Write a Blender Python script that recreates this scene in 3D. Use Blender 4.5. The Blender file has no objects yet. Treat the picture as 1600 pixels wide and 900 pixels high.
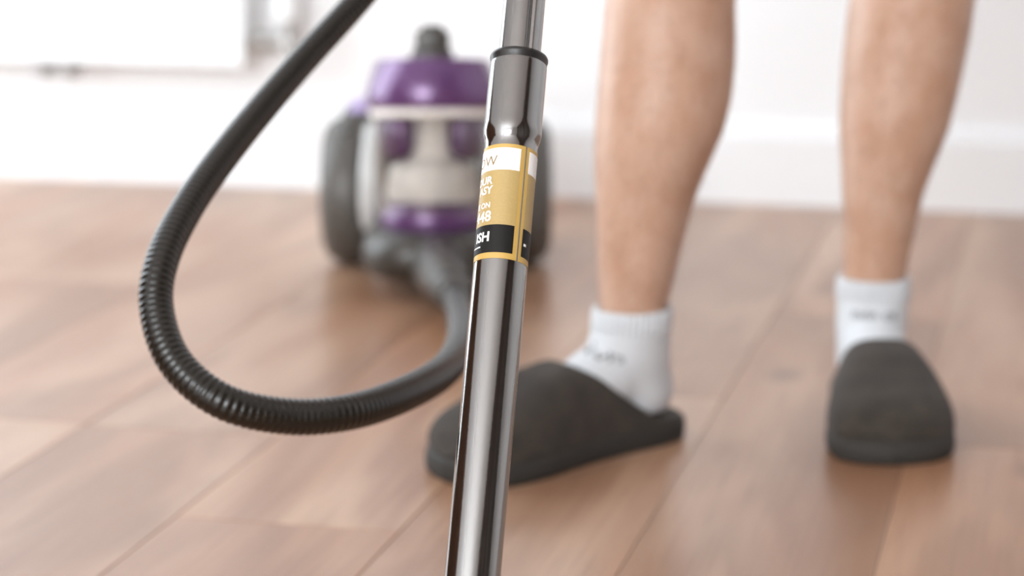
import bpy, bmesh, math, random
from math import sin, cos, tan, pi, radians, sqrt
from mathutils import Vector, Matrix
from mathutils.bvhtree import BVHTree

S = bpy.context.scene
COL = S.collection
random.seed(7)

# ---------------------------------------------------------------- camera
CAM_H, FPX, YAW, PITCH = 0.60, 3778.0, radians(13.0), math.atan(750 / 3778)
cam_d = bpy.data.cameras.new('camera')
cam = bpy.data.objects.new('camera', cam_d)
COL.objects.link(cam)
cam.location = (0, 0, CAM_H)
cam.rotation_euler = (pi / 2 - PITCH, 0, YAW)
cam_d.sensor_width = 36.0
cam_d.lens = FPX * 36.0 / 1600
cam_d.clip_start = 0.05
cam_d.dof.use_dof = True
cam_d.dof.focus_distance = 1.53
cam_d.dof.aperture_fstop = 4.3
S.camera = cam

# ---------------------------------------------------------------- world, light, exposure
S.view_settings.view_transform = 'Standard'
S.view_settings.look = 'None'
S.view_settings.gamma = 1.0
S.view_settings.exposure = 0.12
w = bpy.data.worlds.new('daylight')
S.world = w
w.use_nodes = True
w.node_tree.nodes['Background'].inputs[0].default_value = (0.80, 0.90, 1.0, 1)
w.node_tree.nodes['Background'].inputs[1].default_value = 1.0
S.cycles.use_denoising = True
S.cycles.max_bounces = 10
S.cycles.diffuse_bounces = 6
S.cycles.sample_clamp_indirect = 8


def area(name, loc, rot, sx, sy, power, col):
    l = bpy.data.lights.new(name, 'AREA')
    l.shape = 'RECTANGLE'
    l.size, l.size_y, l.energy, l.color = sx, sy, power, col
    o = bpy.data.objects.new(name, l)
    COL.objects.link(o)
    o.location, o.rotation_euler = loc, rot
    return o


X0, X1, Y0, Y1, ZC = -2.3, 2.2, -2.3, 3.69, 2.5          # the room
# daylight coming in through the two windows
area('left_window_daylight', (X0 - 0.05, 2.875, 1.15), (0, radians(-90), 0), 2.1, 1.1, 36, (0.86, 0.94, 1.0))
area('rear_window_daylight', (-0.95, Y0 - 0.05, 1.45), (radians(90), 0, 0), 2.2, 1.7, 158, (0.93, 0.97, 1.0))

# ---------------------------------------------------------------- helpers
FWD = Vector((-sin(YAW), cos(YAW), 0))
RGT = Vector((cos(YAW), sin(YAW), 0))
UP = Vector((0, 0, 1))
CF = FWD * cos(PITCH) - UP * sin(PITCH)
CU = FWD * sin(PITCH) + UP * cos(PITCH)


def ray(px, py):
    return CF + RGT * ((px - 800) / FPX) - CU * ((py - 450) / FPX)


def at(px, py, depth):                       # a point a given way in front of the lens
    return Vector((0, 0, CAM_H)) + ray(px, py) * depth


def atd(px, py, d):                          # a point at a given level distance
    r = ray(px, py)
    return Vector((0, 0, CAM_H)) + r * (d / r.dot(FWD))


def lv(x, d, z):                             # side, distance, height seen from where the photographer kneels
    return RGT * x + FWD * d + UP * z


def tag(o, label=None, cat=None, group=None, kind=None):
    if label: o['label'] = label
    if cat: o['category'] = cat
    if group: o['group'] = group
    if kind: o['kind'] = kind
    return o


def empty(name, loc, rz=0):
    o = bpy.data.objects.new(name, None)
    COL.objects.link(o)
    o.location = loc
    o.rotation_euler = (0, 0, rz)
    o.empty_display_size = 0.1
    return o


def build(name, bm, mat, parent=None, smooth=True, auto=None):
    bmesh.ops.recalc_face_normals(bm, faces=bm.faces)
    me = bpy.data.meshes.new(name)
    bm.to_mesh(me)
    bm.free()
    me.materials.append(mat)
    if smooth:
        me.shade_smooth()
        if auto:
            me.set_sharp_from_angle(angle=radians(auto))
    o = bpy.data.objects.new(name, me)
    COL.objects.link(o)
    if parent: o.parent = parent
    return o


def mod(o, typ, **kw):
    m = o.modifiers.new(typ.lower(), typ)
    for k, v in kw.items(): setattr(m, k, v)
    return m


def box(bm, x0, x1, y0, y1, z0, z1, bevel=0, seg=2):
    r = bmesh.ops.create_cube(bm, size=1)
    vs = r['verts']
    for v in vs:
        v.co = Vector((x0 if v.co.x < 0 else x1, y0 if v.co.y < 0 else y1, z0 if v.co.z < 0 else z1))
    if bevel:
        es = list({e for v in vs for e in v.link_edges})
        bmesh.ops.bevel(bm, geom=es, offset=bevel, segments=seg, affect='EDGES', profile=0.5)


def loft(bm, rings, cap0=True, cap1=True, closed=True):
    vr = [[bm.verts.new(p) for p in r] for r in rings]
    n = len(vr[0])
    for a, b in zip(vr[:-1], vr[1:]):
        for j in range(n if closed else n - 1):
            k = (j + 1) % n
            bm.faces.new((a[j], a[k], b[k], b[j]))
    if cap0: bm.faces.new(vr[0])
    if cap1: bm.faces.new(list(reversed(vr[-1])))
    return vr


def lathe(bm, prof, n=48, mat=Matrix(), cap0=True, cap1=True):     # prof: (radius, height)
    rings = [[mat @ Vector((r * cos(2 * pi * j / n), r * sin(2 * pi * j / n), z)) for j in range(n)] for r, z in prof]
    loft(bm, rings, cap0, cap1)


def catmull(pts, m):
    P = [pts[0] * 2 - pts[1]] + list(pts) + [pts[-1] * 2 - pts[-2]]
    out = []
    for i in range(1, len(P) - 2):
        for k in range(m):
            t = k / m
            a, b, c, d = P[i - 1], P[i], P[i + 1], P[i + 2]
            out.append(0.5 * (2 * b + (c - a) * t + (2 * a - 5 * b + 4 * c - d) * t * t + (3 * b - a - 3 * c + d) * t ** 3))
    out.append(P[-2])
    return out


def resample(pts, step):
    L = [0]
    for a, b in zip(pts[:-1], pts[1:]): L.append(L[-1] + (b - a).length)
    n = max(2, int(L[-1] / step))
    out, i = [], 0
    for k in range(n + 1):
        s = L[-1] * k / n
        while i < len(L) - 2 and L[i + 1] < s: i += 1
        t = (s - L[i]) / max(1e-9, L[i + 1] - L[i])
        out.append(pts[i].lerp(pts[i + 1], t))
    return out


def sweep(bm, pts, radius, n=20, cap=True):                         # radius: number or f(index)
    rf = radius if callable(radius) else (lambda i: radius)
    t = (pts[1] - pts[0]).normalized()
    u = t.orthogonal().normalized()
    rings = []
    for i, p in enumerate(pts):
        a = pts[max(0, i - 1)]
        b = pts[min(len(pts) - 1, i + 1)]
        t2 = (b - a).normalized()
        u = (u - t2 * u.dot(t2)).normalized()
        v = t2.cross(u)
        r = rf(i)
        rings.append([p + (u * cos(2 * pi * j / n) + v * sin(2 * pi * j / n)) * r for j in range(n)])
    loft(bm, rings, cap, cap)


def chain(bm, pts, rad, n=14, step=0.01):
    pts = [Vector(p) for p in pts]
    m = 6
    q = catmull(pts, m)
    N = len(q) - 1
    def rf(i):
        f = i / N * (len(rad) - 1)
        k = min(int(f), len(rad) - 2)
        return rad[k] + (rad[k + 1] - rad[k]) * (f - k)
    sweep(bm, q, rf, n)
    for p, r in ((pts[0], rad[0]), (pts[-1], rad[-1])):
        bmesh.ops.create_uvsphere(bm, u_segments=n, v_segments=8, radius=r * 0.99, matrix=Matrix.Translation(p))


def lerp_tab(tab, x):
    for (a, va), (b, vb) in zip(tab[:-1], tab[1:]):
        if x <= b:
            t = (x - a) / (b - a) if b > a else 0
            t = max(0, min(1, t))
            return va + (vb - va) * t
    return tab[-1][1]


# ---------------------------------------------------------------- materials
def material(name, color, rough=0.5, metal=0.0, var=0.0, vscale=30.0, bump=0.0, bscale=200.0, **kw):
    m = bpy.data.materials.new(name)
    m.use_nodes = True
    nt = m.node_tree
    b = nt.nodes['Principled BSDF']
    b.inputs['Base Color'].default_value = (*color, 1)
    b.inputs['Roughness'].default_value = rough
    b.inputs['Metallic'].default_value = metal
    for k, v in kw.items():
        b.inputs[k.replace('_', ' ')].default_value = v
    tc = nt.nodes.new('ShaderNodeTexCoord')
    if var:
        n = nt.nodes.new('ShaderNodeTexNoise')
        n.inputs['Scale'].default_value = vscale
        n.inputs['Detail'].default_value = 4
        nt.links.new(tc.outputs['Object'], n.inputs['Vector'])
        r = nt.nodes.new('ShaderNodeValToRGB')
        r.color_ramp.elements[0].position = 0.3
        r.color_ramp.elements[1].position = 0.7
        r.color_ramp.elements[0].color = (*[c * (1 - var) for c in color], 1)
        r.color_ramp.elements[1].color = (*[min(1, c * (1 + var)) for c in color], 1)
        nt.links.new(n.outputs['Fac'], r.inputs['Fac'])
        nt.links.new(r.outputs['Color'], b.inputs['Base Color'])
    if bump:
        n = nt.nodes.new('ShaderNodeTexNoise')
        n.inputs['Scale'].default_value = bscale
        n.inputs['Detail'].default_value = 5
        nt.links.new(tc.outputs['Object'], n.inputs['Vector'])
        u = nt.nodes.new('ShaderNodeBump')
        u.inputs['Strength'].default_value = bump
        u.inputs['Distance'].default_value = 0.002
        nt.links.new(n.outputs['Fac'], u.inputs['Height'])
        nt.links.new(u.outputs['Normal'], b.inputs['Normal'])
    return m


def wood_material(name, pale, mid, dark, rough):
    m = bpy.data.materials.new(name)
    m.use_nodes = True
    nt = m.node_tree
    N, L = nt.nodes.new, nt.links.new
    b = nt.nodes['Principled BSDF']
    tc = N('ShaderNodeTexCoord')
    oi = N('ShaderNodeObjectInfo')
    mul = N('ShaderNodeVectorMath'); mul.operation = 'SCALE'
    cmb = N('ShaderNodeCombineXYZ')
    for k, f in enumerate((7.0, 23.0, 11.0)):
        mm = N('ShaderNodeMath'); mm.operation = 'MULTIPLY'
        mm.inputs[1].default_value = f
        L(oi.outputs['Random'], mm.inputs[0])
        L(mm.outputs[0], cmb.inputs[k])
    add = N('ShaderNodeVectorMath'); add.operation = 'ADD'
    L(tc.outputs['Object'], add.inputs[0]); L(cmb.outputs[0], add.inputs[1])

    def mapped(sx, sy):
        mp = N('ShaderNodeMapping')
        mp.inputs['Scale'].default_value = (sx, sy, 1)
        L(add.outputs[0], mp.inputs['Vector'])
        return mp.outputs[0]
    # broad cathedral figure
    w1 = N('ShaderNodeTexNoise'); L(mapped(5.0, 0.9), w1.inputs['Vector'])
    w1.inputs['Scale'].default_value = 1.0; w1.inputs['Detail'].default_value = 3; w1.inputs['Distortion'].default_value = 0.6
    s1 = N('ShaderNodeMath'); s1.operation = 'MULTIPLY'; s1.inputs[1].default_value = 26
    L(w1.outputs['Fac'], s1.inputs[0])
    s2 = N('ShaderNodeMath'); s2.operation = 'SINE'; L(s1.outputs[0], s2.inputs[0])
    s3 = N('ShaderNodeMapRange'); s3.inputs['From Min'].default_value = -1; L(s2.outputs[0], s3.inputs['Value'])
    # broad patches
    w2 = N('ShaderNodeTexNoise'); L(mapped(7.0, 1.3), w2.inputs['Vector'])
    w2.inputs['Scale'].default_value = 1.0; w2.inputs['Detail'].default_value = 2
    # fine pores
    w3 = N('ShaderNodeTexNoise'); L(mapped(260, 7), w3.inputs['Vector'])
    w3.inputs['Scale'].default_value = 1.0; w3.inputs['Detail'].default_value = 3
    # knots
    vo = N('ShaderNodeTexVoronoi'); L(mapped(4.0, 2.2), vo.inputs['Vector'])
    vo.inputs['Scale'].default_value = 1.0
    kn = N('ShaderNodeMapRange'); kn.interpolation_type = 'SMOOTHSTEP'
    kn.inputs['From Min'].default_value = 0.12; kn.inputs['From Max'].default_value = 0.02
    L(vo.outputs['Distance'], kn.inputs['Value'])

    mx = N('ShaderNodeMix'); mx.data_type = 'RGBA'
    mx.inputs[6].default_value = (*mid, 1); mx.inputs[7].default_value = (*pale, 1)
    r2 = N('ShaderNodeMapRange'); r2.inputs['From Min'].default_value = 0.40; r2.inputs['From Max'].default_value = 0.58
    L(w2.outputs['Fac'], r2.inputs['Value'])
    L(r2.outputs[0], mx.inputs[0])
    a1 = N('ShaderNodeMath'); a1.operation = 'MULTIPLY'; a1.inputs[1].default_value = 0.50
    L(s3.outputs[0], a1.inputs[0])
    mx2 = N('ShaderNodeMix'); mx2.data_type = 'RGBA'
    L(a1.outputs[0], mx2.inputs[0]); L(mx.outputs[2], mx2.inputs[6]); mx2.inputs[7].default_value = (*dark, 1)
    a2 = N('ShaderNodeMapRange'); a2.inputs['From Min'].default_value = 0.5; a2.inputs['From Max'].default_value = 0.8
    a2.inputs['To Max'].default_value = 0.5
    L(w3.outputs['Fac'], a2.inputs['Value'])
    mx3 = N('ShaderNodeMix'); mx3.data_type = 'RGBA'
    L(a2.outputs[0], mx3.inputs[0]); L(mx2.outputs[2], mx3.inputs[6]); mx3.inputs[7].default_value = (*dark, 1)
    a3 = N('ShaderNodeMath'); a3.operation = 'MULTIPLY'; a3.inputs[1].default_value = 0.5
    L(kn.outputs[0], a3.inputs[0])
    mx4 = N('ShaderNodeMix'); mx4.data_type = 'RGBA'
    L(a3.outputs[0], mx4.inputs[0]); L(mx3.outputs[2], mx4.inputs[6])
    mx4.inputs[7].default_value = (*[c * 0.45 for c in dark], 1)
    hv = N('ShaderNodeHueSaturation')
    rv = N('ShaderNodeMapRange'); rv.inputs['To Min'].default_value = 0.90; rv.inputs['To Max'].default_value = 1.08
    L(oi.outputs['Random'], rv.inputs['Value']); L(rv.outputs[0], hv.inputs['Value'])
    L(mx4.outputs[2], hv.inputs['Color'])
    L(hv.outputs[0], b.inputs['Base Color'])
    b.inputs['Roughness'].default_value = rough
    b.inputs['IOR'].default_value = 1.52
    bp = N('ShaderNodeBump'); bp.inputs['Strength'].default_value = 0.06; bp.inputs['Distance'].default_value = 0.001
    L(w3.outputs['Fac'], bp.inputs['Height']); L(bp.outputs[0], b.inputs['Normal'])
    return m


M = {}
M['wall'] = material('white_wall_paint', (0.90, 0.91, 0.92), 0.65, bump=0.05, bscale=300)
M['trim'] = material('white_gloss_trim', (0.88, 0.89, 0.90), 0.35)
M['ceiling'] = material('white_ceiling_paint', (0.85, 0.85, 0.85), 0.8)
M['wood'] = wood_material('oak_laminate', (0.45, 0.278, 0.180), (0.36, 0.190, 0.108), (0.19, 0.085, 0.042), 0.30)
M['sub'] = material('dark_joint', (0.22, 0.13, 0.08), 0.8)
M['enamel'] = material('white_radiator_enamel', (0.85, 0.87, 0.88), 0.3)
M['valve'] = material('nickel_plated_brass', (0.50, 0.50, 0.49), 0.3, 1.0)
M['valvecap'] = material('grey_white_plastic', (0.55, 0.56, 0.57), 0.45)
M['chrome'] = material('dark_chromed_steel', (0.28, 0.275, 0.27), 0.10, 1.0, bump=0.02, bscale=900)
M['black'] = material('black_plastic', (0.016, 0.014, 0.013), 0.35)
M['hose'] = material('black_corrugated_plastic', (0.010, 0.0075, 0.005), 0.27, Specular_IOR_Level=0.42)
M['grey'] = material('graphite_grey_plastic', (0.042, 0.037, 0.031), 0.32, bump=0.03, bscale=500)
M['grey_gloss'] = material('glossy_grey_plastic', (0.50, 0.50, 0.49), 0.22)
M['tyre'] = material('dark_wheel_plastic', (0.085, 0.078, 0.070), 0.42)
M['purple'] = material('purple_metallic_plastic', (0.115, 0.045, 0.145), 0.26, 0.3, Coat_Weight=0.5)
M['lavender'] = material('lavender_plastic', (0.36, 0.28, 0.50), 0.35)
M['filter'] = material('pale_grey_filter', (0.84, 0.80, 0.75), 0.6, var=0.15, vscale=60)
M['clear'] = material('clear_smoky_plastic', (0.93, 0.92, 0.90), 0.04, Transmission_Weight=1.0, IOR=1.46)
M['gold'] = material('gold_label_print', (0.41, 0.285, 0.105), 0.45, var=0.05, vscale=900)
M['goldb'] = material('gold_label_border', (0.52, 0.33, 0.085), 0.4)
M['lwhite'] = material('white_label_print', (0.88, 0.88, 0.87), 0.45)
M['lblack'] = material('black_label_print', (0.010, 0.009, 0.008), 0.5, Specular_IOR_Level=0.2)
M['lgold'] = material('thin_gold_lettering', (0.26, 0.17, 0.06), 0.5)
M['skin'] = material('skin', (0.54, 0.335, 0.245), 0.42, var=0.10, vscale=26, bump=0.25, bscale=140, Subsurface_Weight=0.12, Subsurface_Scale=0.01)
for _n in M['skin'].node_tree.nodes:
    if _n.type == 'VALTORGB':
        _n.color_ramp.elements[0].color = (0.50, 0.30, 0.205, 1)
        _n.color_ramp.elements[1].color = (0.56, 0.365, 0.27, 1)
        _n.color_ramp.elements[0].position = 0.36; _n.color_ramp.elements[1].position = 0.64
M['hair'] = material('brown_hair', (0.16, 0.085, 0.045), 0.6)
M['sock'] = material('pale_grey_cotton', (0.62, 0.645, 0.67), 0.9, bump=0.5, bscale=420)
M['sockprint'] = material('grey_sock_print', (0.20, 0.205, 0.21), 0.9)
M['felt'] = material('charcoal_felt', (0.038, 0.030, 0.023), 0.92, var=0.22, vscale=45, bump=0.6, bscale=500, Sheen_Weight=0.05, Sheen_Roughness=0.5)
M['sole'] = material('charcoal_rubber_sole', (0.028, 0.025, 0.021), 0.75, bump=0.3, bscale=500)
M['cloth'] = material('dark_shorts_cloth', (0.06, 0.065, 0.08), 0.9)
M['shirt'] = material('grey_shirt_cloth', (0.45, 0.45, 0.46), 0.9)
M['added_wardrobe'] = wood_material('dark_walnut', (0.05, 0.028, 0.016), (0.035, 0.019, 0.011), (0.015, 0.009, 0.006), 0.5)
M['chest'] = wood_material('brown_chest_wood', (0.20, 0.10, 0.05), (0.15, 0.07, 0.035), (0.08, 0.035, 0.018), 0.4)
M['pane'] = material('window_glass', (1, 1, 1), 0.02, Transmission_Weight=1.0, IOR=1.1)

# ---------------------------------------------------------------- the room
T = 0.12


def struct(name, bm, mat, parent=None, smooth=False):
    o = build(name, bm, mat, parent, smooth)
    if not parent: o['kind'] = 'structure'
    return o


bm = bmesh.new(); box(bm, X0 - T, X1 + T, Y0 - T, Y1 + T, -0.06, -0.0085)
floor = struct('floor', bm, M['sub'])
bm = bmesh.new(); box(bm, X0 - T, X1 + T, Y0 - T, Y1 + T, ZC, ZC + 0.1)
struct('ceiling', bm, M['ceiling'])
bm = bmesh.new(); box(bm, X0 - T, X1 + T, Y1, Y1 + T, -0.0085, ZC)
struct('wall_back', bm, M['wall'])
bm = bmesh.new(); box(bm, X1, X1 + T, Y0, Y1, -0.0085, ZC)
struct('wall_right', bm, M['wall'])


def wall_hole(name, axis, p0, p1, a0, a1, h0, h1, z0, z1):
    bm = bmesh.new()
    for (b0, b1, c0, c1) in ((a0, h0, -0.0085, ZC), (h1, a1, -0.0085, ZC), (h0, h1, -0.0085, z0), (h0, h1, z1, ZC)):
        if axis == 'x': box(bm, p0, p1, b0, b1, c0, c1)
        else: box(bm, b0, b1, p0, p1, c0, c1)
    return struct(name, bm, M['wall'])


wall_hole('wall_left', 'x', X0 - T, X0, Y0, Y1, 2.3, 3.45, 0.06, 2.25)
wall_hole('wall_rear', 'y', Y0 - T, Y0, X0 - T, X1 + T, -2.05, 0.15, 0.6, 2.3)


def window(name, axis, p, a0, a1, z0, z1):
    def bx(bm, u0, u1, c0, c1, th):
        if axis == 'x': box(bm, p - th, p + th, u0, u1, c0, c1)
        else: box(bm, u0, u1, p - th, p + th, c0, c1)
    bm = bmesh.new()
    f = 0.05
    for u0, u1, c0, c1 in ((a0, a0 + f, z0, z1), (a1 - f, a1, z0, z1), (a0 + f, a1 - f, z0, z0 + f), (a0 + f, a1 - f, z1 - f, z1)):
        bx(bm, u0, u1, c0, c1, 0.02)
    mid = (a0 + a1) / 2
    bx(bm, mid - 0.03, mid + 0.03, z0 + f, z1 - f, 0.02)
    o = struct(name, bm, M['trim'])
    for u0, u1 in ((a0 + f, mid - 0.03), (mid + 0.03, a1 - f)):
        bm = bmesh.new(); bx(bm, u0, u1, z0 + f, z1 - f, 0.003)
        build('pane', bm, M['pane'], o, False)


window('window_1', 'x', X0 - 0.09, 2.3, 3.45, 0.06, 2.25)
window('window_2', 'y', Y0 - 0.09, -2.05, 0.15, 0.6, 2.3)

# planks: rows run towards the back wall, 0.2 m wide
PW, PL = 0.2003, 1.29
line0 = atd(962, 900, 1.0)
g = ray(962, 900); line0 = Vector((0, 0, CAM_H)) + g * (CAM_H / -g.z)
k0 = math.floor((X0 - line0.x) / PW)
meshes = {}


def plank_mesh(w_, l_):
    key = (round(w_, 4), round(l_, 3))
    if key not in meshes:
        bm = bmesh.new()
        g_ = 0.00015
        box(bm, -w_ / 2 + g_, w_ / 2 - g_, -l_ / 2 + g_, l_ / 2 - g_, -0.0085, 0.0, 0.0009, 1)
        bmesh.ops.recalc_face_normals(bm, faces=bm.faces)
        me = bpy.data.meshes.new('plank'); bm.to_mesh(me); bm.free()
        me.materials.append(M['wood'])
        meshes[key] = me
    return meshes[key]


def ground(px, py):
    r = ray(px, py)
    return Vector((0, 0, CAM_H)) + r * (CAM_H / -r.z)


x = line0.x + k0 * PW
row = 0
stag = [0.0, 0.47, 0.83, 0.25, 0.66]
butt = {math.floor((ground(1548, 699).x - line0.x) / PW): ground(1548, 699).y,
        math.floor((ground(150, 665).x - line0.x) / PW): ground(150, 665).y}
while x < X1:
    a, b = max(x, X0), min(x + PW, X1)
    if b - a > 0.01:
        rid = k0 + row
        off = butt[rid] - 4 * PL if rid in butt else Y0 - PL + stag[row % 5] * PL
        y = off
        while y < Y1:
            c, d = max(y, Y0), min(y + PL, Y1)
            if d - c > 0.01:
                o = bpy.data.objects.new('plank', plank_mesh(b - a, d - c))
                COL.objects.link(o)
                o.location = ((a + b) / 2, (c + d) / 2, 0)
                o.parent = floor
            y += PL
    x += PW; row += 1


def skirting(name, x0, x1, y0, y1, face):
    bm = bmesh.new()
    box(bm, x0, x1, y0, y1, 0.0, 0.105)
    th = 0.009
    if face == '-y': box(bm, x0, x1, y1 - th, y1, 0.105, 0.120)
    if face == '+x': box(bm, x0, x0 + th, y0, y1, 0.105, 0.120)
    if face == '-x': box(bm, x1 - th, x1, y0, y1, 0.105, 0.120)
    if face == '+y': box(bm, x0, x1, y0, y0 + th, 0.105, 0.120)
    struct(name, bm, M['trim'])


skirting('baseboard_back', X0, X1, Y1 - 0.016, Y1, '-y')
skirting('baseboard_left', X0, X0 + 0.016, Y0, Y1 - 0.016, '+x')
skirting('baseboard_right', X1 - 0.016, X1, Y0, Y1 - 0.016, '-x')
skirting('baseboard_rear', X0 + 0.016, X1 - 0.016, Y0, Y0 + 0.016, '+y')

# ---------------------------------------------------------------- radiator on the back wall
def hit_y(px, py, y):
    r = ray(px, py)
    return Vector((0, 0, CAM_H)) + r * (y / r.y)


RY = Y1 - 0.10
rc = hit_y(380, 104, RY)                                  # lower right corner of the front panel
RW, RH = 1.10, 0.60
rad = empty('radiator', (rc.x - RW / 2, Y1, rc.z))
tag(rad, 'white ribbed panel radiator fixed low on the white wall at the left', 'radiator')
hw = RW / 2


def ribbed(bm, yf, yb):
    # pressed panel: outline rings stepping in and out along X
    pitch, n = 0.0500, int((RW - 0.06) / 0.05)
    xs = [(-hw, 0.0)]
    s = -n * pitch / 2
    for i in range(n):
        b = s + i * pitch
        xs += [(b + 0.004, 0.0), (b + 0.011, -0.004), (b + 0.039, -0.004), (b + 0.046, 0.0)]
    xs.append((hw, 0.0))
    zl = [(0.0, 0), (0.035, 0), (0.05, 1), (RH - 0.05, 1), (RH - 0.035, 0), (RH, 0)]
    grid = [[bm.verts.new((x_, yf - dy * k, z_)) for x_, dy in xs] for z_, k in zl]
    for a, b in zip(grid[:-1], grid[1:]):
        for j in range(len(a) - 1): bm.faces.new((a[j], a[j + 1], b[j + 1], b[j]))
    box(bm, -hw, hw, yf + 0.0005, yb, 0.0, RH, 0.003)


bm = bmesh.new(); ribbed(bm, -0.10, -0.085); build('front_panel', bm, M['enamel'], rad, True, 30)
bm = bmesh.new(); box(bm, -hw, hw, -0.045, -0.030, 0.0, RH, 0.003); build('rear_panel', bm, M['enamel'], rad, True, 30)
bm = bmesh.new()
for i in range(60):
    q = -hw + 0.02 + i * (RW - 0.04) / 59
    box(bm, q - 0.0006, q + 0.0006, -0.0845, -0.0455, 0.03, RH - 0.03)
o = build('convector_fins', bm, M['enamel'], rad, False); o['kind'] = 'stuff'
for sx in (-1, 1):
    bm = bmesh.new(); box(bm, sx * (hw - 0.004) - 0.003, sx * (hw - 0.004) + 0.003, -0.084, -0.046, 0.04, RH - 0.01, 0.001)
    build('side_cover', bm, M['enamel'], rad, False)
bx_ = hit_y(64, 120, RY + 0.05).x - rad.location.x
for q in (bx_, bx_ + 0.042, -hw + 0.15):
    bm = bmesh.new()
    box(bm, q - 0.009, q + 0.009, -0.060, -0.0008, -0.028, -0.016, 0.002)
    box(bm, q - 0.009, q + 0.009, -0.062, -0.052, -0.028, 0.02, 0.002)
    build('wall_bracket', bm, M['valvecap'], rad, True, 30)
# valve at the lower right end
vb = bmesh.new()
cz, cy = 0.035, -0.065
rotx = Matrix.Translation((hw, cy, cz)) @ Matrix.Rotation(pi / 2, 4, 'Y')
lathe(vb, [(0.009, 0.0), (0.009, 0.012), (0.016, 0.013), (0.016, 0.030), (0.011, 0.031), (0.011, 0.045), (0.014, 0.046), (0.014, 0.075)], 24, rotx)
valve = build('valve', vb, M['valve'], rad, True, 35)
bm = bmesh.new()
lathe(bm, [(0.012, -0.018), (0.015, -0.016), (0.015, 0.018), (0.011, 0.019), (0.011, 0.034)], 24, Matrix.Translation((hw + 0.062, cy, cz)))
build('valve_body', bm, M['valve'], valve, True, 35)
bm = bmesh.new()
prof = [(0.010, 0.034), (0.019, 0.036), (0.0205, 0.045), (0.0205, 0.085), (0.018, 0.098), (0.010, 0.102)]
lathe(bm, prof, 28, Matrix.Translation((hw + 0.062, cy, cz)))
build('thermostat_head', bm, M['enamel'], valve, True, 40)
bm = bmesh.new()
sweep(bm, catmull([Vector((hw + 0.062, cy, cz - 0.01)), Vector((hw + 0.062, cy, cz - 0.03)), Vector((hw + 0.064, cy + 0.02, cz - 0.045)), Vector((hw + 0.064, -0.0008, cz - 0.048))], 8), 0.0075, 14)
build('supply_pipe', bm, M['enamel'], valve)

# ---------------------------------------------------------------- unseen furniture, invented to put black and brown streaks into the chrome tube
wd = empty('added_wardrobe', (X1 - 0.3, -0.05, 0))
tag(wd, 'tall dark wardrobe along the right wall, unseen, added to make the black streak in the chrome tube', 'added_wardrobe')
bm = bmesh.new(); box(bm, -0.28, 0.28, -1.40, 1.40, 0.0, 2.44, 0.004); build('carcass', bm, M['added_wardrobe'], wd, True, 30)
for k in range(4):
    bm = bmesh.new(); box(bm, -0.302, -0.281, -1.395 + k * 0.6975, -1.395 + k * 0.6975 + 0.693, 0.06, 2.43, 0.003)
    dr = build('door', bm, M['added_wardrobe'], wd, True, 30)
    yh = -1.395 + k * 0.6975 + (0.64 if k % 2 == 0 else 0.05)
    bm = bmesh.new(); chain(bm, [(-0.302, yh, 1.0), (-0.325, yh, 1.02), (-0.325, yh, 1.14), (-0.302, yh, 1.16)], [0.006] * 4, 10)
    build('handle', bm, M['valve'], dr)
cd_ = empty('added_chest_of_drawers', (X0 + 0.24, 1.50, 0))
tag(cd_, 'low brown wooden chest by the left wall, unseen, added to make the brown streak in the chrome tube', 'chest')
bm = bmesh.new(); box(bm, -0.22, 0.20, -0.75, 0.75, 0.0, 0.92, 0.004); build('carcass', bm, M['chest'], cd_, True, 30)
for k in range(3):
    for q in (0, 1):
        bm = bmesh.new(); box(bm, 0.201, 0.222, -0.745 + q * 0.7475, -0.003 + q * 0.7475, 0.06 + k * 0.285, 0.34 + k * 0.285, 0.003)
        dr = build('drawer', bm, M['chest'], cd_, True, 30)
        bm = bmesh.new(); bmesh.ops.create_uvsphere(bm, u_segments=16, v_segments=10, radius=0.014, matrix=Matrix.Translation((0.232, -0.374 + q * 0.7475, 0.2 + k * 0.285)))
        build('knob', bm, M['valve'], dr)

# ---------------------------------------------------------------- suction tube
A0, A1 = at(738.5, 900, 1.477), at(820.5, -10, 1.597)
AX = (A1 - A0).normalized()
AF = (A0 - Vector((0, 0, CAM_H))); AF = -(AF - AX * AF.dot(AX)).normalized()    # side towards the camera
AS = AF.cross(AX) * -1                                                          # side to the right
if AS.dot(RGT) < 0: AS = -AS


def tz(py):                                    # length along the tube at a picture row, for its axis
    lo, hi = -1.0, 1.5
    for _ in range(50):
        m_ = (lo + hi) / 2
        v = A0 + AX * m_ - Vector((0, 0, CAM_H))
        yy = 450 - v.dot(CU) / v.dot(CF) * FPX
        if yy > py: lo = m_
        else: hi = m_
    return lo


foot = -A0.z / AX.z + 0.055                    # where the tube meets the floor head
tube_m = Matrix(((AS.x, -AF.x, AX.x, A0.x), (AS.y, -AF.y, AX.y, A0.y), (AS.z, -AF.z, AX.z, A0.z), (0, 0, 0, 1)))
tube = bpy.data.objects.new('vacuum_tube', None); COL.objects.link(tube)
tube.matrix_world = tube_m
tag(tube, 'shiny dark chrome telescopic vacuum tube with gold label, leaning in front', 'vacuum tube')
RO = 0.0172
zc0, zc1, zr = tz(219), tz(103), tz(90)


def round_section(bm, prof, n=64, groove=None):
    rings = []
    for r, z in prof:
        ring = []
        for j in range(n):
            th = 2 * pi * j / n
            rr = r
            if groove:
                for (g0, gw, gd) in groove:
                    dth = (th - g0 + pi) % (2 * pi) - pi
                    rr -= gd * math.exp(-(dth / gw) ** 4)
            ring.append(Vector((rr * sin(th), -rr * cos(th), z)))
        rings.append(ring)
    loft(bm, rings)


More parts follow.
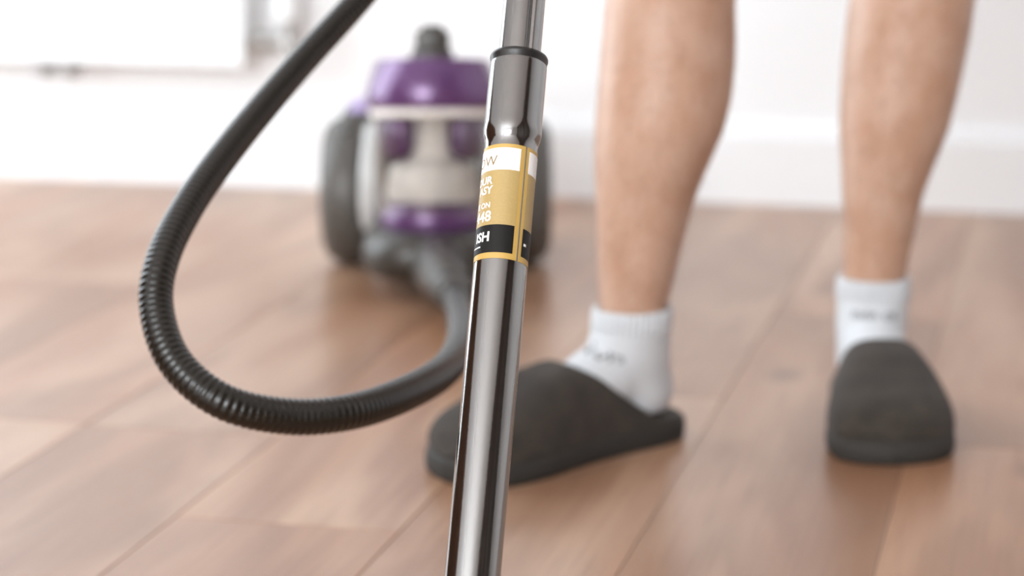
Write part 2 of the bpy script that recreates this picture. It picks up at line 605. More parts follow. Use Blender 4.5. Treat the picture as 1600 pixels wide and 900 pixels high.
bm = bmesh.new()
round_section(bm, [(RO, foot), (RO, zc0 - 0.008), (RO - 0.0002, zc0 - 0.005), (RO + 0.0004, zc0 - 0.002), (RO + 0.0014, zc0 + 0.0015), (0.0188, zc0 + 0.004), (0.0190, zc0 + 0.006),
                   (0.0187, zc0 + 0.009), (0.0187, zc1 - 0.002), (0.0185, zc1)], 96)
outer = build('outer_tube', bm, M['chrome'], tube, True, 60)
bm = bmesh.new()
round_section(bm, [(0.0142, zc1 - 0.004), (0.0142, zr - 0.0005), (0.0150, zr), (0.0186, zr), (0.0191, zr - 0.0010), (0.0191, zr - 0.0024), (0.0186, zr - 0.0034), (0.0184, zc1 - 0.004)], 64)
build('rim_ring', bm, M['black'], tube, True, 50)
ZTOP = tz(0) + 0.36
bm = bmesh.new()
round_section(bm, [(0.0138, zc0), (0.0138, ZTOP)], 128, [(radians(24), 0.13, 0.0016)])
build('inner_tube', bm, M['chrome'], tube, True, 60)

# label wrapped round the outer tube
def shell(bm, r, a0, a1, z0, z1, n=40):
    va = [bm.verts.new((r * sin(a0 + (a1 - a0) * j / n), -r * cos(a0 + (a1 - a0) * j / n), z0)) for j in range(n + 1)]
    vb_ = [bm.verts.new((v.co.x, v.co.y, z1)) for v in va]
    va2 = [bm.verts.new((v.co.x * (r - 0.00018) / r, v.co.y * (r - 0.00018) / r, z0)) for v in va]
    vb2 = [bm.verts.new((v.co.x, v.co.y, z1)) for v in va2]
    for j in range(n):
        bm.faces.new((va[j], va[j + 1], vb_[j + 1], vb_[j]))
        bm.faces.new((va2[j + 1], va2[j], vb2[j], vb2[j + 1]))
        bm.faces.new((va[j + 1], va[j], va2[j], va2[j + 1]))
        bm.faces.new((vb_[j], vb_[j + 1], vb2[j + 1], vb2[j]))
    for k in (0, n):
        q = (va[k], vb_[k], vb2[k], va2[k])
        bm.faces.new(q if k == 0 else tuple(reversed(q)))


D = radians
def lz(py): return tz(py + 13)                 # rows measured on the near side of the tube
L0, L1 = lz(404), lz(227)
SEAM0, SEAM1 = 33.0, 37.0
bm = bmesh.new(); shell(bm, RO + 0.00022, D(SEAM1 - 360), D(SEAM0), L0, L1, 120)
label = build('label', bm, M['goldb'], tube, True, 40)
label['label'] = 'gold, white and black paper label round the tube'
p0, p1 = SEAM1 + 7 - 360, 22.0
bm = bmesh.new(); shell(bm, RO + 0.00036, D(p0), D(p1 + 2), lz(352), lz(266), 110)
build('gold_panel', bm, M['gold'], label, True, 40)
bm = bmesh.new(); shell(bm, RO + 0.00042, D(p0), D(p1), lz(267), lz(233), 110)
build('white_panel', bm, M['lwhite'], label, True, 40)
bm = bmesh.new(); shell(bm, RO + 0.00042, D(p0), D(p1), lz(395), lz(352), 110)
build('black_panel', bm, M['lblack'], label, True, 40)


def text_mesh(s, size, bold=0.0):
    cu = bpy.data.curves.new('lettering', 'FONT')
    cu.body = s; cu.size = size; cu.offset = bold; cu.resolution_u = 3
    cu.align_x = 'RIGHT'
    o = bpy.data.objects.new('lettering', cu)
    COL.objects.link(o)
    bpy.context.view_layer.update()
    me = bpy.data.meshes.new_from_object(o.evaluated_get(bpy.context.evaluated_depsgraph_get()))
    bpy.data.objects.remove(o); bpy.data.curves.remove(cu)
    return me


def wrap_text(s, cap_px, right_deg, base_py, mat, bold=0.0, r=RO + 0.00060, squeeze=1.0):
    cap = cap_px / 2440.0
    me = text_mesh(s, cap / 0.70, bold * cap)
    zb = lz(base_py)
    bm = bmesh.new(); bm.from_mesh(me)
    bmesh.ops.triangulate(bm, faces=bm.faces)
    bmesh.ops.subdivide_edges(bm, edges=[e for e in bm.edges if e.calc_length() > cap * 0.5], cuts=1)
    for v in bm.verts:
        a = D(right_deg) + v.co.x * squeeze / r
        v.co = Vector((r * sin(a), -r * cos(a), zb + v.co.y))
    bm.to_mesh(me); bm.free()
    me.materials.append(mat)
    o = bpy.data.objects.new('lettering', me); COL.objects.link(o)
    o.parent = label


wrap_text('OW', 17, -27, 260, M['lgold'], 0.0)
wrap_text('OUR', 12.5, -35, 288, M['lwhite'], 0.035)
wrap_text('ASY', 12.5, -33, 303, M['lwhite'], 0.035)
wrap_text('E ON', 9, -34, 325, M['lwhite'], 0.03)
wrap_text('448', 17, -30, 346, M['lwhite'], 0.025)
wrap_text('ISH', 15, -29, 377, M['lwhite'], 0.045)
bm = bmesh.new(); shell(bm, RO + 0.0006, D(-80), D(-52), lz(386), lz(384), 10)
build('underline', bm, M['lwhite'], label)
# the back of the same label as seen past the seam
bm = bmesh.new(); shell(bm, RO + 0.0006, D(SEAM1 + 12), D(SEAM1 + 20), lz(378), lz(374), 6)
build('print_mark', bm, M['lwhite'], label)

# handle at the upper end, floor head at the lower end
top = Vector((0, 0, ZTOP))
bm = bmesh.new()
hp = [top + Vector((0, 0, -0.03)), top + Vector((0, 0, 0.05)), top + Vector((0, -0.02, 0.10)), top + Vector((0, -0.07, 0.145)), top + Vector((-0.02, -0.12, 0.15)), top + Vector((-0.05, -0.155, 0.12))]
sweep(bm, catmull(hp, 10), 0.0185, 24)
build('handle', bm, M['black'], tube)
bm = bmesh.new()
fp = A0 + AX * foot
floor_dir = Vector((AF.x, AF.y, 0)).normalized()
side = Vector((-floor_dir.y, floor_dir.x, 0))
inv = tube_m.inverted()
hd = fp + floor_dir * 0.05; hd.z = 0.034
sweep(bm, [inv @ p for p in catmull([fp + AX * 0.05, fp, hd], 8)], 0.0205, 24)
build('elbow', bm, M['black'], tube)
bm = bmesh.new()
rings = []
for t_, z0_, z1_ in ((-0.02, 0.012, 0.040), (0.0, 0.004, 0.050), (0.05, 0.003, 0.044), (0.085, 0.004, 0.028), (0.095, 0.008, 0.018)):
    ring = []
    for sx_, zz in ((-0.13, z0_), (0.13, z0_), (0.13, z1_ * 0.6), (0.06, z1_), (-0.06, z1_), (-0.13, z1_ * 0.6)):
        p = hd + floor_dir * t_ + side * sx_; p.z = zz
        ring.append(inv @ p)
    rings.append(ring)
loft(bm, rings)
build('floor_head', bm, M['black'], tube, True, 35)

# ---------------------------------------------------------------- vacuum cleaner
VX, VD = -0.100, 3.20
vac = empty('vacuum_cleaner', lv(VX, VD, 0), YAW)
tag(vac, 'dark grey bagless cylinder vacuum cleaner with purple lid and clear bin', 'vacuum cleaner')


def V(x_, y_, z_): return Vector((x_, y_, z_))


def rrect(hx, y0, y1, z, r, n=6):
    pts = []
    for cx, cy_, a0 in ((hx - r, y1 - r, 0), (-hx + r, y1 - r, 90), (-hx + r, y0 + r, 180), (hx - r, y0 + r, 270)):
        for k in range(n + 1):
            a = D(a0 + 90 * k / n)
            pts.append(Vector((cx + r * cos(a), cy_ + r * sin(a), z)))
    return pts


# chassis: low front nose, tall motor housing at the back
bm = bmesh.new()
loft(bm, [rrect(0.070, -0.25, 0.17, 0.022, 0.05), rrect(0.084, -0.275, 0.19, 0.034, 0.06), rrect(0.088, -0.285, 0.195, 0.055, 0.065), rrect(0.084, -0.278, 0.19, 0.075, 0.065), rrect(0.070, -0.26, 0.18, 0.084, 0.06)])
build('chassis', bm, M['grey'], vac, True, 50)
bm = bmesh.new()
loft(bm, [rrect(0.088, -0.085, 0.195, 0.07, 0.06), rrect(0.092, -0.085, 0.20, 0.14, 0.06), rrect(0.088, -0.08, 0.19, 0.20, 0.06), rrect(0.070, -0.06, 0.165, 0.228, 0.05), rrect(0.045, -0.03, 0.13, 0.236, 0.03)])
build('motor_housing', bm, M['grey'], vac, True, 60)
# bin: tilted a little backwards
BT = Matrix.Translation((0, -0.185, 0.062)) @ Matrix.Rotation(radians(-7), 4, 'X')
bm = bmesh.new()
lathe(bm, [(0.050, -0.012), (0.064, -0.006), (0.0655, 0.0), (0.0655, 0.018), (0.0675, 0.020), (0.0675, 0.034), (0.062, 0.046), (0.05, 0.052)], 56, BT)
build('bin_base', bm, M['purple'], vac, True, 50)
bm = bmesh.new()
lathe(bm, [(0.071, 0.036), (0.0775, 0.150), (0.0785, 0.172), (0.0755, 0.172), (0.0745, 0.150), (0.068, 0.036)], 56, BT, False, False)
rv = list(bm.verts)
build('clear_bin', bm, M['clear'], vac, True, 60)
bm = bmesh.new()
lathe(bm, [(0.056, 0.050), (0.060, 0.060), (0.054, 0.095), (0.034, 0.106), (0.030, 0.168)], 40, BT)
cyc = build('cyclone_cone', bm, M['filter'], vac, True, 40)  # filter core, coloured pale to stand for the white reflection in the bin
for a in (20, 70, 110, 160, -15, 195, -42, 222):
    bm = bmesh.new()
    cxx, cyy = 0.050 * cos(D(a)), 0.050 * sin(D(a))
    lathe(bm, [(0.008, 0.105), (0.0165, 0.118), (0.0175, 0.150), (0.014, 0.158)], 16, BT @ Matrix.Translation((cxx, cyy, 0)))
    build('cyclone', bm, M['purple'], cyc, True, 40)
bm = bmesh.new()
lathe(bm, [(0.070, 0.166), (0.0825, 0.168), (0.0845, 0.173), (0.0845, 0.190), (0.0825, 0.198), (0.0740, 0.224), (0.0700, 0.229), (0.045, 0.232), (0.02, 0.233)], 64, BT)
lid = build('bin_lid', bm, M['purple'], vac, True, 35)
bm = bmesh.new()
lathe(bm, [(0.0775, 0.157), (0.080, 0.159), (0.080, 0.166), (0.0775, 0.168)], 56, BT)
build('seal_ring', bm, M['filter'], vac, True, 35)
bm = bmesh.new()
box(bm, -0.026, 0.026, -0.030, 0.030, 0.228, 0.243, 0.005)
box(bm, -0.022, 0.022, -0.022, 0.024, 0.240, 0.266, 0.006)
box(bm, -0.014, 0.014, -0.024, 0.018, 0.262, 0.272, 0.003)
for v in bm.verts: v.co = BT @ v.co
build('carry_handle', bm, M['grey'], lid, True, 40)
for sx in (-1, 1):
    bm = bmesh.new()
    rm = Matrix.Translation((sx * 0.117, 0.0, 0.099)) @ Matrix.Rotation(pi / 2 * sx, 4, 'Y')
    lathe(bm, [(0.060, -0.030), (0.086, -0.029), (0.094, -0.022), (0.0985, -0.008), (0.0985, 0.006), (0.095, 0.020), (0.086, 0.030), (0.074, 0.035), (0.066, 0.034), (0.060, 0.030), (0.02, 0.033)], 56, rm)
    wh = build('wheel', bm, M['tyre'], vac, True, 60)
    bm = bmesh.new()
    lathe(bm, [(0.050, 0.028), (0.050, 0.034), (0.040, 0.037), (0.012, 0.038)], 40, rm)
    build('hub_cap', bm, M['grey_gloss'], wh, True, 40)
    # cheek between wheel and bin, pale to imitate the bin's bright side reflection
    bm = bmesh.new()
    pts = [V(sx * 0.082, -0.130, 0.075), V(sx * 0.082, -0.140, 0.105), V(sx * 0.082, -0.138, 0.145), V(sx * 0.080, -0.120, 0.195)]
    chain(bm, pts, [0.012, 0.014, 0.013, 0.010], 18)
    build('bin_glint_cheek', bm, M['grey_gloss'], vac)
    # shoulder and lavender button over the wheel
    bm = bmesh.new()
    loft(bm, [[Vector((sx * 0.098, 0.0, 0)) + p for p in rrect(a_, y0_, y1_, z_, r_)] for a_, y0_, y1_, z_, r_ in
              ((0.028, -0.06, 0.07, 0.17, 0.02), (0.028, -0.06, 0.07, 0.200, 0.02), (0.025, -0.05, 0.06, 0.208, 0.02))])
    build('shoulder', bm, M['grey'], vac, True, 50)
    bm = bmesh.new()
    loft(bm, [[Vector((sx * 0.092, 0.0, 0)) + p for p in rrect(a_, y0_, y1_, z_, r_)] for a_, y0_, y1_, z_, r_ in
              ((0.024, -0.045, 0.05, 0.205, 0.018), (0.022, -0.045, 0.05, 0.216, 0.018), (0.014, -0.035, 0.04, 0.221, 0.012))])
    build('pedal', bm, M['lavender'], vac, True, 50)
# front castor and hose socket
bm = bmesh.new()
lathe(bm, [(0.016, -0.012), (0.019, -0.009), (0.019, 0.009), (0.016, 0.012)], 24, Matrix.Translation((0, -0.20, 0.019)) @ Matrix.Rotation(pi / 2, 4, 'Y'))
build('castor', bm, M['black'], vac, True, 40)
vinv = vac.matrix_world.inverted() if False else (Matrix.Translation(vac.location) @ Matrix.Rotation(YAW, 4, 'Z')).inverted()
cuff_end = vinv @ at(710, 468, 2.80)
bm = bmesh.new()
chain(bm, [V(0.010, -0.22, 0.048), V(0.012, -0.29, 0.048), V(0.018, -0.36, 0.048), cuff_end + V(-0.006, 0.035, 0.008)], [0.036, 0.036, 0.031, 0.025], 24)
build('hose_socket', bm, M['grey'], vac)

# ---------------------------------------------------------------- hose
hose_px = [(708, 458, 2.80), (717, 486, 2.56), (721, 530, 2.22), (699, 574, 1.99), (642, 611, 1.86), (555, 642, 1.79), (455, 651, 1.76), (350, 628, 1.74), (275, 567, 1.75), (245, 485, 1.77),
           (253, 408, 1.79), (297, 318, 1.83), (368, 220, 1.88), (462, 108, 1.94), (560, 0, 1.99)]
hpts = [at(*p) for p in hose_px]
hend = tube_m @ hp[-1]
hprev = tube_m @ (hp[-1] + (hp[-1] - hp[-2]).normalized() * 0.05)
hpts += [at(650, -110, 2.00), at(735, -250, 1.96), hprev + Vector((-0.02, 0, -0.01)), tube_m @ (hp[-1] + (hp[-1] - hp[-2]).normalized() * 0.002)]
path = resample(catmull(hpts, 24), 0.0052 / 6)
hose = empty('vacuum_hose', (hpts[6].x, hpts[6].y, 0))
tag(hose, 'black corrugated vacuum hose looping from the cleaner up past the tube', 'hose')
hoff = hose.location.copy()
bm = bmesh.new()
prof4 = (0.0130, 0.0130, 0.0134, 0.0137, 0.0137, 0.0134)
NP = len(path)
sweep(bm, [p - hoff for p in path], lambda i: prof4[i % 6] * (1 - 0.15 * max(0.0, min(1.0, (i / NP - 0.45) / 0.2))), 22)
build('corrugated_hose', bm, M['hose'], hose, True)
cp = [p - hoff for p in path[:66]]
bm = bmesh.new(); sweep(bm, cp[::6], lambda i: 0.0215 if i < 7 else 0.0185, 24); build('end_cuff', bm, M['grey'], hose, True, 40)
cp = [p - hoff for p in path[-66:]]
bm = bmesh.new(); sweep(bm, cp[::6], 0.0200, 24); build('end_cuff', bm, M['black'], hose, True, 40)

# ---------------------------------------------------------------- slippers
SL = 0.292
HWT = [(0, 0.0), (0.01, 0.015), (0.03, 0.025), (0.07, 0.034), (0.14, 0.040), (0.28, 0.042), (0.42, 0.044), (0.55, 0.049), (0.68, 0.058), (0.78, 0.0615), (0.86, 0.060), (0.92, 0.053), (0.96, 0.043), (0.985, 0.030), (1.0, 0.0)]
HT = [(0.0, 0.010), (0.15, 0.022), (0.3, 0.050), (0.42, 0.070), (0.52, 0.075), (0.62, 0.069), (0.72, 0.058), (0.82, 0.047), (0.9, 0.039), (0.95, 0.029), (0.98, 0.018), (1.0, 0.0)]
CXT = [(0, 0.004), (0.3, 0.003), (0.6, 0.0), (0.85, -0.003), (1, -0.010)]


def smooth_tab(tab, x_):
    return (lerp_tab(tab, max(0, x_ - 0.015)) + 2 * lerp_tab(tab, x_) + lerp_tab(tab, min(1, x_ + 0.015))) / 4 if 0.02 < x_ < 0.98 else lerp_tab(tab, x_)


def slipper(heel, toe, mirror, label):
    d = (toe - heel); d.z = 0
    ang = math.atan2(d.y, d.x) - pi / 2
    mid = (heel + toe) / 2
    root = empty('slipper', (mid.x, mid.y, 0), ang)
    tag(root, label, 'slipper', 'pair of charcoal felt slippers')
    y0 = -SL / 2
    def outline(z, sc, n=44):
        L_, R_ = [], []
        for k in range(n + 1):
            s = 0.5 - 0.5 * cos(pi * k / n)
            wd_ = smooth_tab(HWT, s) * sc
            cx = smooth_tab(CXT, s) * mirror
            yy = y0 + (0.5 + (s - 0.5) * (1 + (sc - 1) * 0.35)) * SL
            L_.append(Vector((cx - wd_, yy, z))); R_.append(Vector((cx + wd_, yy, z)))
        return R_ + list(reversed(L_[1:-1]))
    bm = bmesh.new()
    loft(bm, [outline(0.0, 0.955), outline(0.003, 0.99), outline(0.010, 1.005), outline(0.016, 1.0), outline(0.020, 0.985), outline(0.0215, 0.95)])
    build('sole', bm, M['sole'], root, True, 60)
    bm = bmesh.new()
    loft(bm, [outline(0.020, 0.93), outline(0.0235, 0.915), outline(0.0245, 0.85)])
    build('footbed', bm, M['felt'], root, True, 60)
    bm = bmesh.new()
    nt_, na = 30, 32
    grid = []
    for i in range(nt_ + 1):
        rowv = []
        for j in range(na + 1):
            th = pi * j / na
            se = 0.05 + 0.45 * sin(th) ** 1.05
            s = 1 - (1 - se) * (i / nt_) ** 0.85
            wd_ = smooth_tab(HWT, s) * 1.0
            h_ = smooth_tab(HT, s)
            cx = smooth_tab(CXT, s) * mirror
            c_, s_ = cos(th), sin(th)
            xx = cx + wd_ * (abs(c_) ** 0.64 * (1 if c_ > 0 else -1))
            zz = 0.016 + h_ * s_ ** 0.74 + 0.004 * (1 - s_) * (1 - i / nt_)
            rowv.append(bm.verts.new((xx, y0 + s * SL, zz)))
        grid.append(rowv)
    for a_, b_ in zip(grid[:-1], grid[1:]):
        for j in range(na): bm.faces.new((a_[j], a_[j + 1], b_[j + 1], b_[j]))
    bmesh.ops.remove_doubles(bm, verts=bm.verts, dist=0.0002)
    up = build('upper', bm, M['felt'], root)
    mod(up, 'SOLIDIFY', thickness=0.005, offset=-1)
    mod(up, 'SUBSURF', levels=1, render_levels=1)
    return root


heelL, toeL = lv(0.160, 2.300, 0), lv(-0.066, 2.128, 0)
heelR, toeR = lv(0.364, 2.462, 0), lv(0.362, 2.172, 0)
slipper(heelL, toeL, 1, 'charcoal felt slipper turned sideways beside the chrome tube, heel showing')
slipper(heelR, toeR, -1, 'charcoal felt slipper pointing its broad toe straight at the viewer')

# ---------------------------------------------------------------- person
legA = [(480, 936, 1041), (450, 935, 1050), (400, 933, 1062), (350, 931, 1074), (300, 928, 1088), (250, 925, 1108), (200, 924, 1128), (150, 926, 1138), (100, 929, 1142), (60, 932, 1143), (0, 938, 1143)]
legB = [(432, 1317, 1414), (400, 1318, 1420), (350, 1318, 1431), (300, 1316, 1443), (250, 1314, 1462), (200, 1312, 1483), (150, 1314, 1496), (100, 1317, 1508), (50, 1322, 1518), (0, 1328, 1524)]
per = empty('person', lv(0.26, 2.33, 0))
tag(per, 'bare-legged person in short grey socks and slippers, standing behind the tube', 'person')
POFF = per.location.copy()
bm = bmesh.new()
NR = 32


def ering(c, a_, b_, ru=RGT, fu=FWD):
    return [c + ru * (a_ * cos(2 * pi * j / NR)) + fu * (b_ * sin(2 * pi * j / NR)) for j in range(NR)]


def leg_rings(tab, d, foot_dir):
    out = []
    for i, (py, l, r) in enumerate(tab):
        t = i / (len(tab) - 1)
        bulge = math.exp(-((t - 0.85) / 0.35) ** 2)
        c = atd((l + r) / 2, py, d)
        a_ = (r - l) / 2 / FPX * (c - Vector((0, 0, CAM_H))).dot(CF)
        b_ = a_ * (1.12 - 0.05 * bulge)
        c = c - foot_dir * 0.006 * bulge
        out.append(ering(c, a_, b_))
    return out


dirL = (toeL - heelL).normalized(); dirR = (toeR - heelR).normalized()
ankL, ankR = heelL + dirL * 0.062, heelR + dirR * 0.062
dL, dR = ankL.dot(FWD), ankR.dot(FWD)
for tab, d, dr_, ank, kx, hx in ((legA, dL, dirL, ankL, 0.160, 0.205), (legB, dR, dirR, ankR, 0.412, 0.395)):
    rings = leg_rings(tab, d, dr_)
    low = [ering(Vector((ank.x, ank.y, 0.045)) - dr_ * 0.008, 0.018, 0.020), ering(Vector((ank.x, ank.y, 0.075)) - dr_ * 0.003, 0.024, 0.026)]
    up_ = [ering(lv(kx, d - 0.008, 0.475), 0.060, 0.060), ering(lv(kx, d - 0.012, 0.53), 0.060, 0.062), ering(lv(kx * 0.8 + hx * 0.2, d - 0.008, 0.60), 0.066, 0.070),
           ering(lv((kx + hx) / 2, (d * 0.7 + 2.33 * 0.3), 0.72), 0.078, 0.082), ering(lv(hx, 2.33, 0.86), 0.088, 0.092), ering(lv(hx, 2.33, 0.95), 0.085, 0.095)]
    loft(bm, low + rings + up_)
    # the foot inside the sock
    a_ = ank - dr_ * 0.016
    chain(bm, [Vector((a_.x, a_.y, 0.052)), ank + dr_ * 0.03 + UP * 0.060, ank + dr_ * 0.10 + UP * 0.050, ank + dr_ * 0.165 + UP * 0.041], [0.023, 0.026, 0.022, 0.012], 16)
    for k in range(5):
        sd = Vector((-dr_.y, dr_.x, 0)) * (0.020 - 0.010 * k)
        chain(bm, [ank + dr_ * 0.155 + sd + UP * 0.036, ank + dr_ * (0.180 - 0.004 * abs(k - 1)) + sd + UP * 0.036], [0.008, 0.007], 10)
# torso
tx = 0.30
loft(bm, [ering(lv(tx, 2.33, z_), a_, b_) for z_, a_, b_ in ((0.86, 0.13, 0.09), (0.92, 0.165, 0.11), (1.0, 0.165, 0.11), (1.08, 0.145, 0.10), (1.2, 0.16, 0.11), (1.32, 0.175, 0.12), (1.40, 0.17, 0.105), (1.45, 0.12, 0.075), (1.48, 0.06, 0.055), (1.56, 0.054, 0.056))])
loft(bm, [ering(lv(tx, 2.33 - dy_, z_), a_, b_) for z_, a_, b_, dy_ in ((1.535, 0.03, 0.04, 0.03), (1.555, 0.052, 0.066, 0.025), (1.60, 0.064, 0.088, 0.01), (1.66, 0.073, 0.097, 0.0), (1.71, 0.074, 0.097, -0.005), (1.755, 0.058, 0.078, -0.005), (1.778, 0.025, 0.035, -0.005))])
fy = 2.33 - 0.09
chain(bm, [lv(tx, fy + 0.01, 1.672), lv(tx, fy - 0.006, 1.645), lv(tx, fy - 0.022, 1.620), lv(tx, fy - 0.004, 1.610)], [0.009, 0.011, 0.014, 0.010], 10)
for sx in (-1, 1):
    chain(bm, [lv(tx + sx * 0.077, 2.325, 1.675), lv(tx + sx * 0.084, 2.335, 1.655), lv(tx + sx * 0.077, 2.325, 1.620)], [0.010, 0.012, 0.008], 10)
    chain(bm, [lv(tx + sx * 0.012, fy - 0.004, 1.585), lv(tx, fy - 0.010, 1.585)], [0.008, 0.009], 8)
# arms: one to the tube handle, one hanging
grip = tube_m @ (top + Vector((0, 0, 0.02)))
gs = RGT.dot(grip)
shA, shB = lv(tx - 0.185, 2.31, 1.40), lv(tx + 0.185, 2.33, 1.40)
elbA = lv(0.03, 2.14, 1.14)
gback = grip + FWD * 0.085 + UP * 0.02
chain(bm, [shA, elbA, gback], [0.052, 0.040, 0.027], 18)
chain(bm, [gback, grip + FWD * 0.045], [0.028, 0.026], 14)
for k in range(4):
    off = AX * (0.030 - 0.019 * k)
    r_ = 0.030
    chain(bm, [grip + off + FWD * 0.042 + RGT * 0.018, grip + off + RGT * r_, grip + off - FWD * 0.028, grip + off - RGT * 0.020 - FWD * 0.022], [0.0095, 0.0090, 0.0085, 0.0075], 10)
chain(bm, [grip + AX * 0.03 + FWD * 0.05 - RGT * 0.012, grip + AX * 0.045 - RGT * 0.030, grip + AX * 0.05 - FWD * 0.020 - RGT * 0.022], [0.012, 0.011, 0.009], 10)
wrB = lv(tx + 0.27, 2.27, 0.88)
chain(bm, [shB, lv(tx + 0.25, 2.36, 1.12), wrB], [0.052, 0.040, 0.026], 18)
chain(bm, [wrB, wrB - UP * 0.07 - FWD * 0.01], [0.026, 0.030], 14)
for k in range(4):
    o_ = FWD * (0.030 - 0.020 * k)
    ln = (0.070, 0.078, 0.082, 0.074)[k]
    b_ = wrB - UP * 0.085 + o_
    chain(bm, [b_, b_ - UP * ln * 0.55 - RGT * 0.006, b_ - UP * ln - RGT * 0.022], [0.0095, 0.0085, 0.0075], 10)
chain(bm, [wrB - UP * 0.03 - FWD * 0.02, wrB - UP * 0.07 - FWD * 0.052, wrB - UP * 0.105 - FWD * 0.056], [0.012, 0.011, 0.009], 10)
for v in bm.verts: v.co -= POFF
body = build('body', bm, M['skin'], per)
mod(body, 'REMESH', mode='VOXEL', voxel_size=0.0048, use_smooth_shade=True)
mod(body, 'SMOOTH', factor=0.5, iterations=6)

# fine hair on the shins and calves
hb = bmesh.new()
random.seed(3)
for tab, d, dr_ in ((legA, dL, dirL), (legB, dR, dirR)):
    R_ = leg_rings(tab, d, dr_)
    for _ in range(2600):
        i = random.random() ** 0.8 * (len(R_) - 1.001)
        if i < 1.0 and random.random() < 0.6: continue
        k, f = int(i), i % 1
        j = random.randrange(NR); jf = random.random(); j2 = (j + 1) % NR
        p = (R_[k][j].lerp(R_[k][j2], jf)).lerp(R_[k + 1][j].lerp(R_[k + 1][j2], jf), f)
        cen = sum(R_[k], Vector()) / NR
        n_ = (p - cen); n_.z = 0; n_.normalize()
        tan_ = Vector((-n_.y, n_.x, 0))
        ln = random.uniform(0.007, 0.016)
        tip = p + n_ * ln * random.uniform(0.25, 0.6) - UP * ln * 0.8 + tan_ * random.uniform(-0.4, 0.4) * ln
        w_ = 0.00015
        p = p - n_ * 0.0015
        b1, b2, c_ = hb.verts.new(p + tan_ * w_ - POFF), hb.verts.new(p - tan_ * w_ - POFF), hb.verts.new(tip - POFF)
        hb.faces.new((b1, b2, c_))
hair = build('leg_hair', hb, M['hair'], per, False); hair['kind'] = 'stuff'

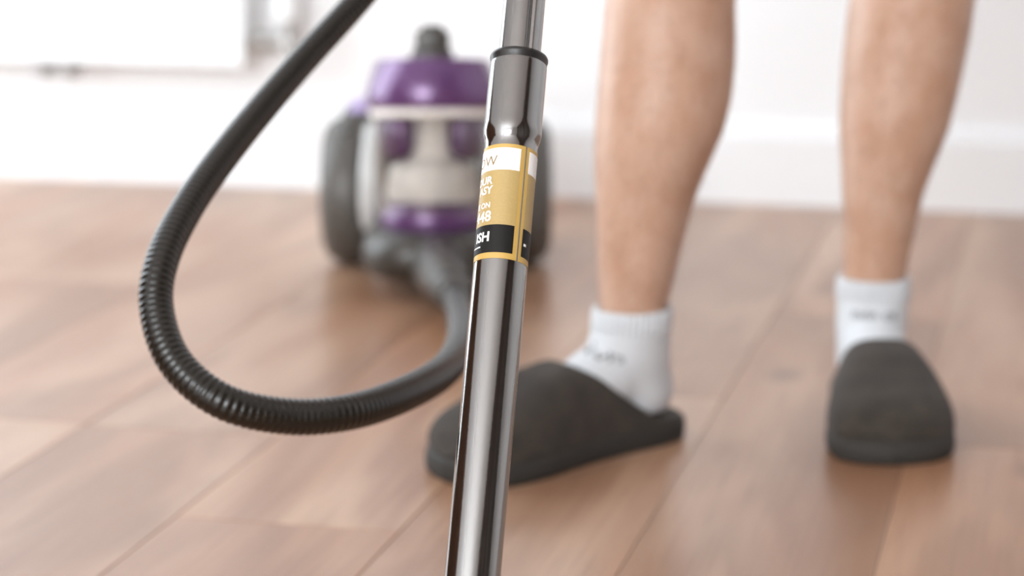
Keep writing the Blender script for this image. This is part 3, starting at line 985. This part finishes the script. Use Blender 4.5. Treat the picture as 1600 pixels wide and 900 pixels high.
# socks
for tab, d, dr_, ank, words, wdeg in ((legA, dL, dirL, ankL, 'a ove', -34), (legB, dR, dirR, ankR, 'nvin ce', -5)):
    bm = bmesh.new()
    sd = Vector((-dr_.y, dr_.x, 0))
    t0 = tab[0]
    c = atd((t0[1] + t0[2]) / 2, t0[0], d)
    pxm = FPX / (c - Vector((0, 0, CAM_H))).dot(CF)
    r_top = (t0[2] - t0[1]) / 2 / pxm
    zt = c.z
    prof = [(0.030, 0.028, 0.036, -0.008), (0.045, 0.032, 0.041, -0.010), (0.065, 0.033, 0.042, -0.004), (0.085, 0.0355, 0.043, 0.001), (0.100, 0.0355, 0.0425, 0.001), (zt - 0.022, r_top + 0.0045, r_top + 0.0065, 0.001), (zt - 0.010, r_top + 0.004, r_top + 0.006, 0)]
    axis0 = Vector((ank.x, ank.y, 0))
    def cen(z_):
        f = max(0.0, min(1.0, (z_ - 0.06) / (zt - 0.06)))
        q = axis0.lerp(Vector((c.x, c.y, 0)), f); q.z = z_
        return q
    loft(bm, [ering(cen(z_) + dr_ * sh, a_, b_, sd, dr_) for z_, a_, b_, sh in prof])
    a0 = ank - dr_ * 0.022
    chain(bm, [Vector((a0.x, a0.y, 0.055)), ank + dr_ * 0.03 + UP * 0.068, ank + dr_ * 0.07 + UP * 0.055, ank + dr_ * 0.12 + UP * 0.048, ank + dr_ * 0.175 + UP * 0.041], [0.029, 0.033, 0.029, 0.023, 0.014], 20)
    tree = BVHTree.FromBMesh(bm)
    for v in bm.verts: v.co -= POFF
    sock = build('sock', bm, M['sock'], per)
    mod(sock, 'REMESH', mode='VOXEL', voxel_size=0.0035, use_smooth_shade=True)
    mod(sock, 'SMOOTH', factor=0.5, iterations=8)
    # ribbed cuff
    bm = bmesh.new()
    n_ = 240
    rings = []
    for z_, e_ in ((zt - 0.024, 0.003), (zt - 0.020, 0.0052), (zt - 0.004, 0.0048), (zt, 0.0040), (zt + 0.0005, 0.002), (zt - 0.004, 0.0012)):
        ring = []
        for j in range(n_):
            an = 2 * pi * j / n_
            rr = 0.0011 * sin(an * 40)
            ring.append(cen(z_) + sd * ((r_top + e_ + rr) * cos(an)) + dr_ * ((r_top + e_ + rr + 0.002) * sin(an)) - POFF)
        rings.append(ring)
    loft(bm, rings, False, False)
    build('cuff', bm, M['sock'], sock)
    # faint printed word below the cuff
    me = text_mesh(words, 0.0150 if tab is legA else 0.0150, 0.0003)
    bm = bmesh.new(); bm.from_mesh(me)
    bmesh.ops.triangulate(bm, faces=bm.faces)
    wx = [v.co.x for v in bm.verts]; w0, w1 = min(wx), max(wx)
    zz = zt - 0.041 if tab is legA else zt - 0.036
    for v in bm.verts:
        a_ = D(wdeg) + (v.co.x - (w0 + w1) / 2) / 0.037
        z_ = zz + v.co.y - (0.38 * (v.co.x - (w0 + w1) / 2) if tab is legA else 0)
        # angle measured from the side facing the camera
        nrm = -FWD * cos(a_) + RGT * sin(a_)
        src = cen(z_) + nrm * 0.2
        hit = tree.ray_cast(src, -nrm)[0] or cen(z_) + nrm * 0.04
        v.co = hit + nrm * 0.0010 - POFF
    bm.to_mesh(me); bm.free(); me.materials.append(M['sockprint'])
    o = bpy.data.objects.new('lettering', me); COL.objects.link(o); o.parent = sock

# clothes above the picture
bm = bmesh.new()
loft(bm, [ering(lv(tx, 2.33, z_) - POFF, a_, b_) for z_, a_, b_ in ((0.82, 0.185, 0.115), (0.92, 0.180, 0.122), (1.0, 0.172, 0.118), (1.05, 0.160, 0.112))])
for kx, hx, d in ((0.160, 0.205, dL), (0.412, 0.395, dR)):
    loft(bm, [ering(lv(kx * 0.7 + hx * 0.3, d * 0.8 + 2.33 * 0.2, 0.62) - POFF, 0.098, 0.100), ering(lv((kx + hx) / 2, 2.33, 0.75) - POFF, 0.100, 0.104), ering(lv(hx, 2.33, 0.88) - POFF, 0.099, 0.108)])
build('shorts', bm, M['cloth'], per)
bm = bmesh.new()
loft(bm, [ering(lv(tx, 2.33, z_) - POFF, a_, b_) for z_, a_, b_ in ((0.98, 0.182, 0.128), (1.08, 0.165, 0.118), (1.2, 0.176, 0.124), (1.32, 0.190, 0.134), (1.40, 0.190, 0.12), (1.455, 0.13, 0.085), (1.485, 0.07, 0.065))], False, False)
chain(bm, [shA - POFF, shA.lerp(elbA, 0.55) - POFF], [0.064, 0.058], 18)
chain(bm, [shB - POFF, shB.lerp(lv(tx + 0.25, 2.36, 1.12), 0.55) - POFF], [0.064, 0.058], 18)
build('t_shirt', bm, M['shirt'], per)
bm = bmesh.new()
loft(bm, [ering(lv(tx, 2.33 + dy_, z_) - POFF, a_, b_) for z_, a_, b_, dy_ in ((1.60, 0.066, 0.060, 0.045), (1.66, 0.078, 0.075, 0.035), (1.705, 0.081, 0.098, 0.012), (1.76, 0.066, 0.086, 0.006), (1.79, 0.028, 0.04, 0.005))])
build('hair', bm, M['hair'], per)
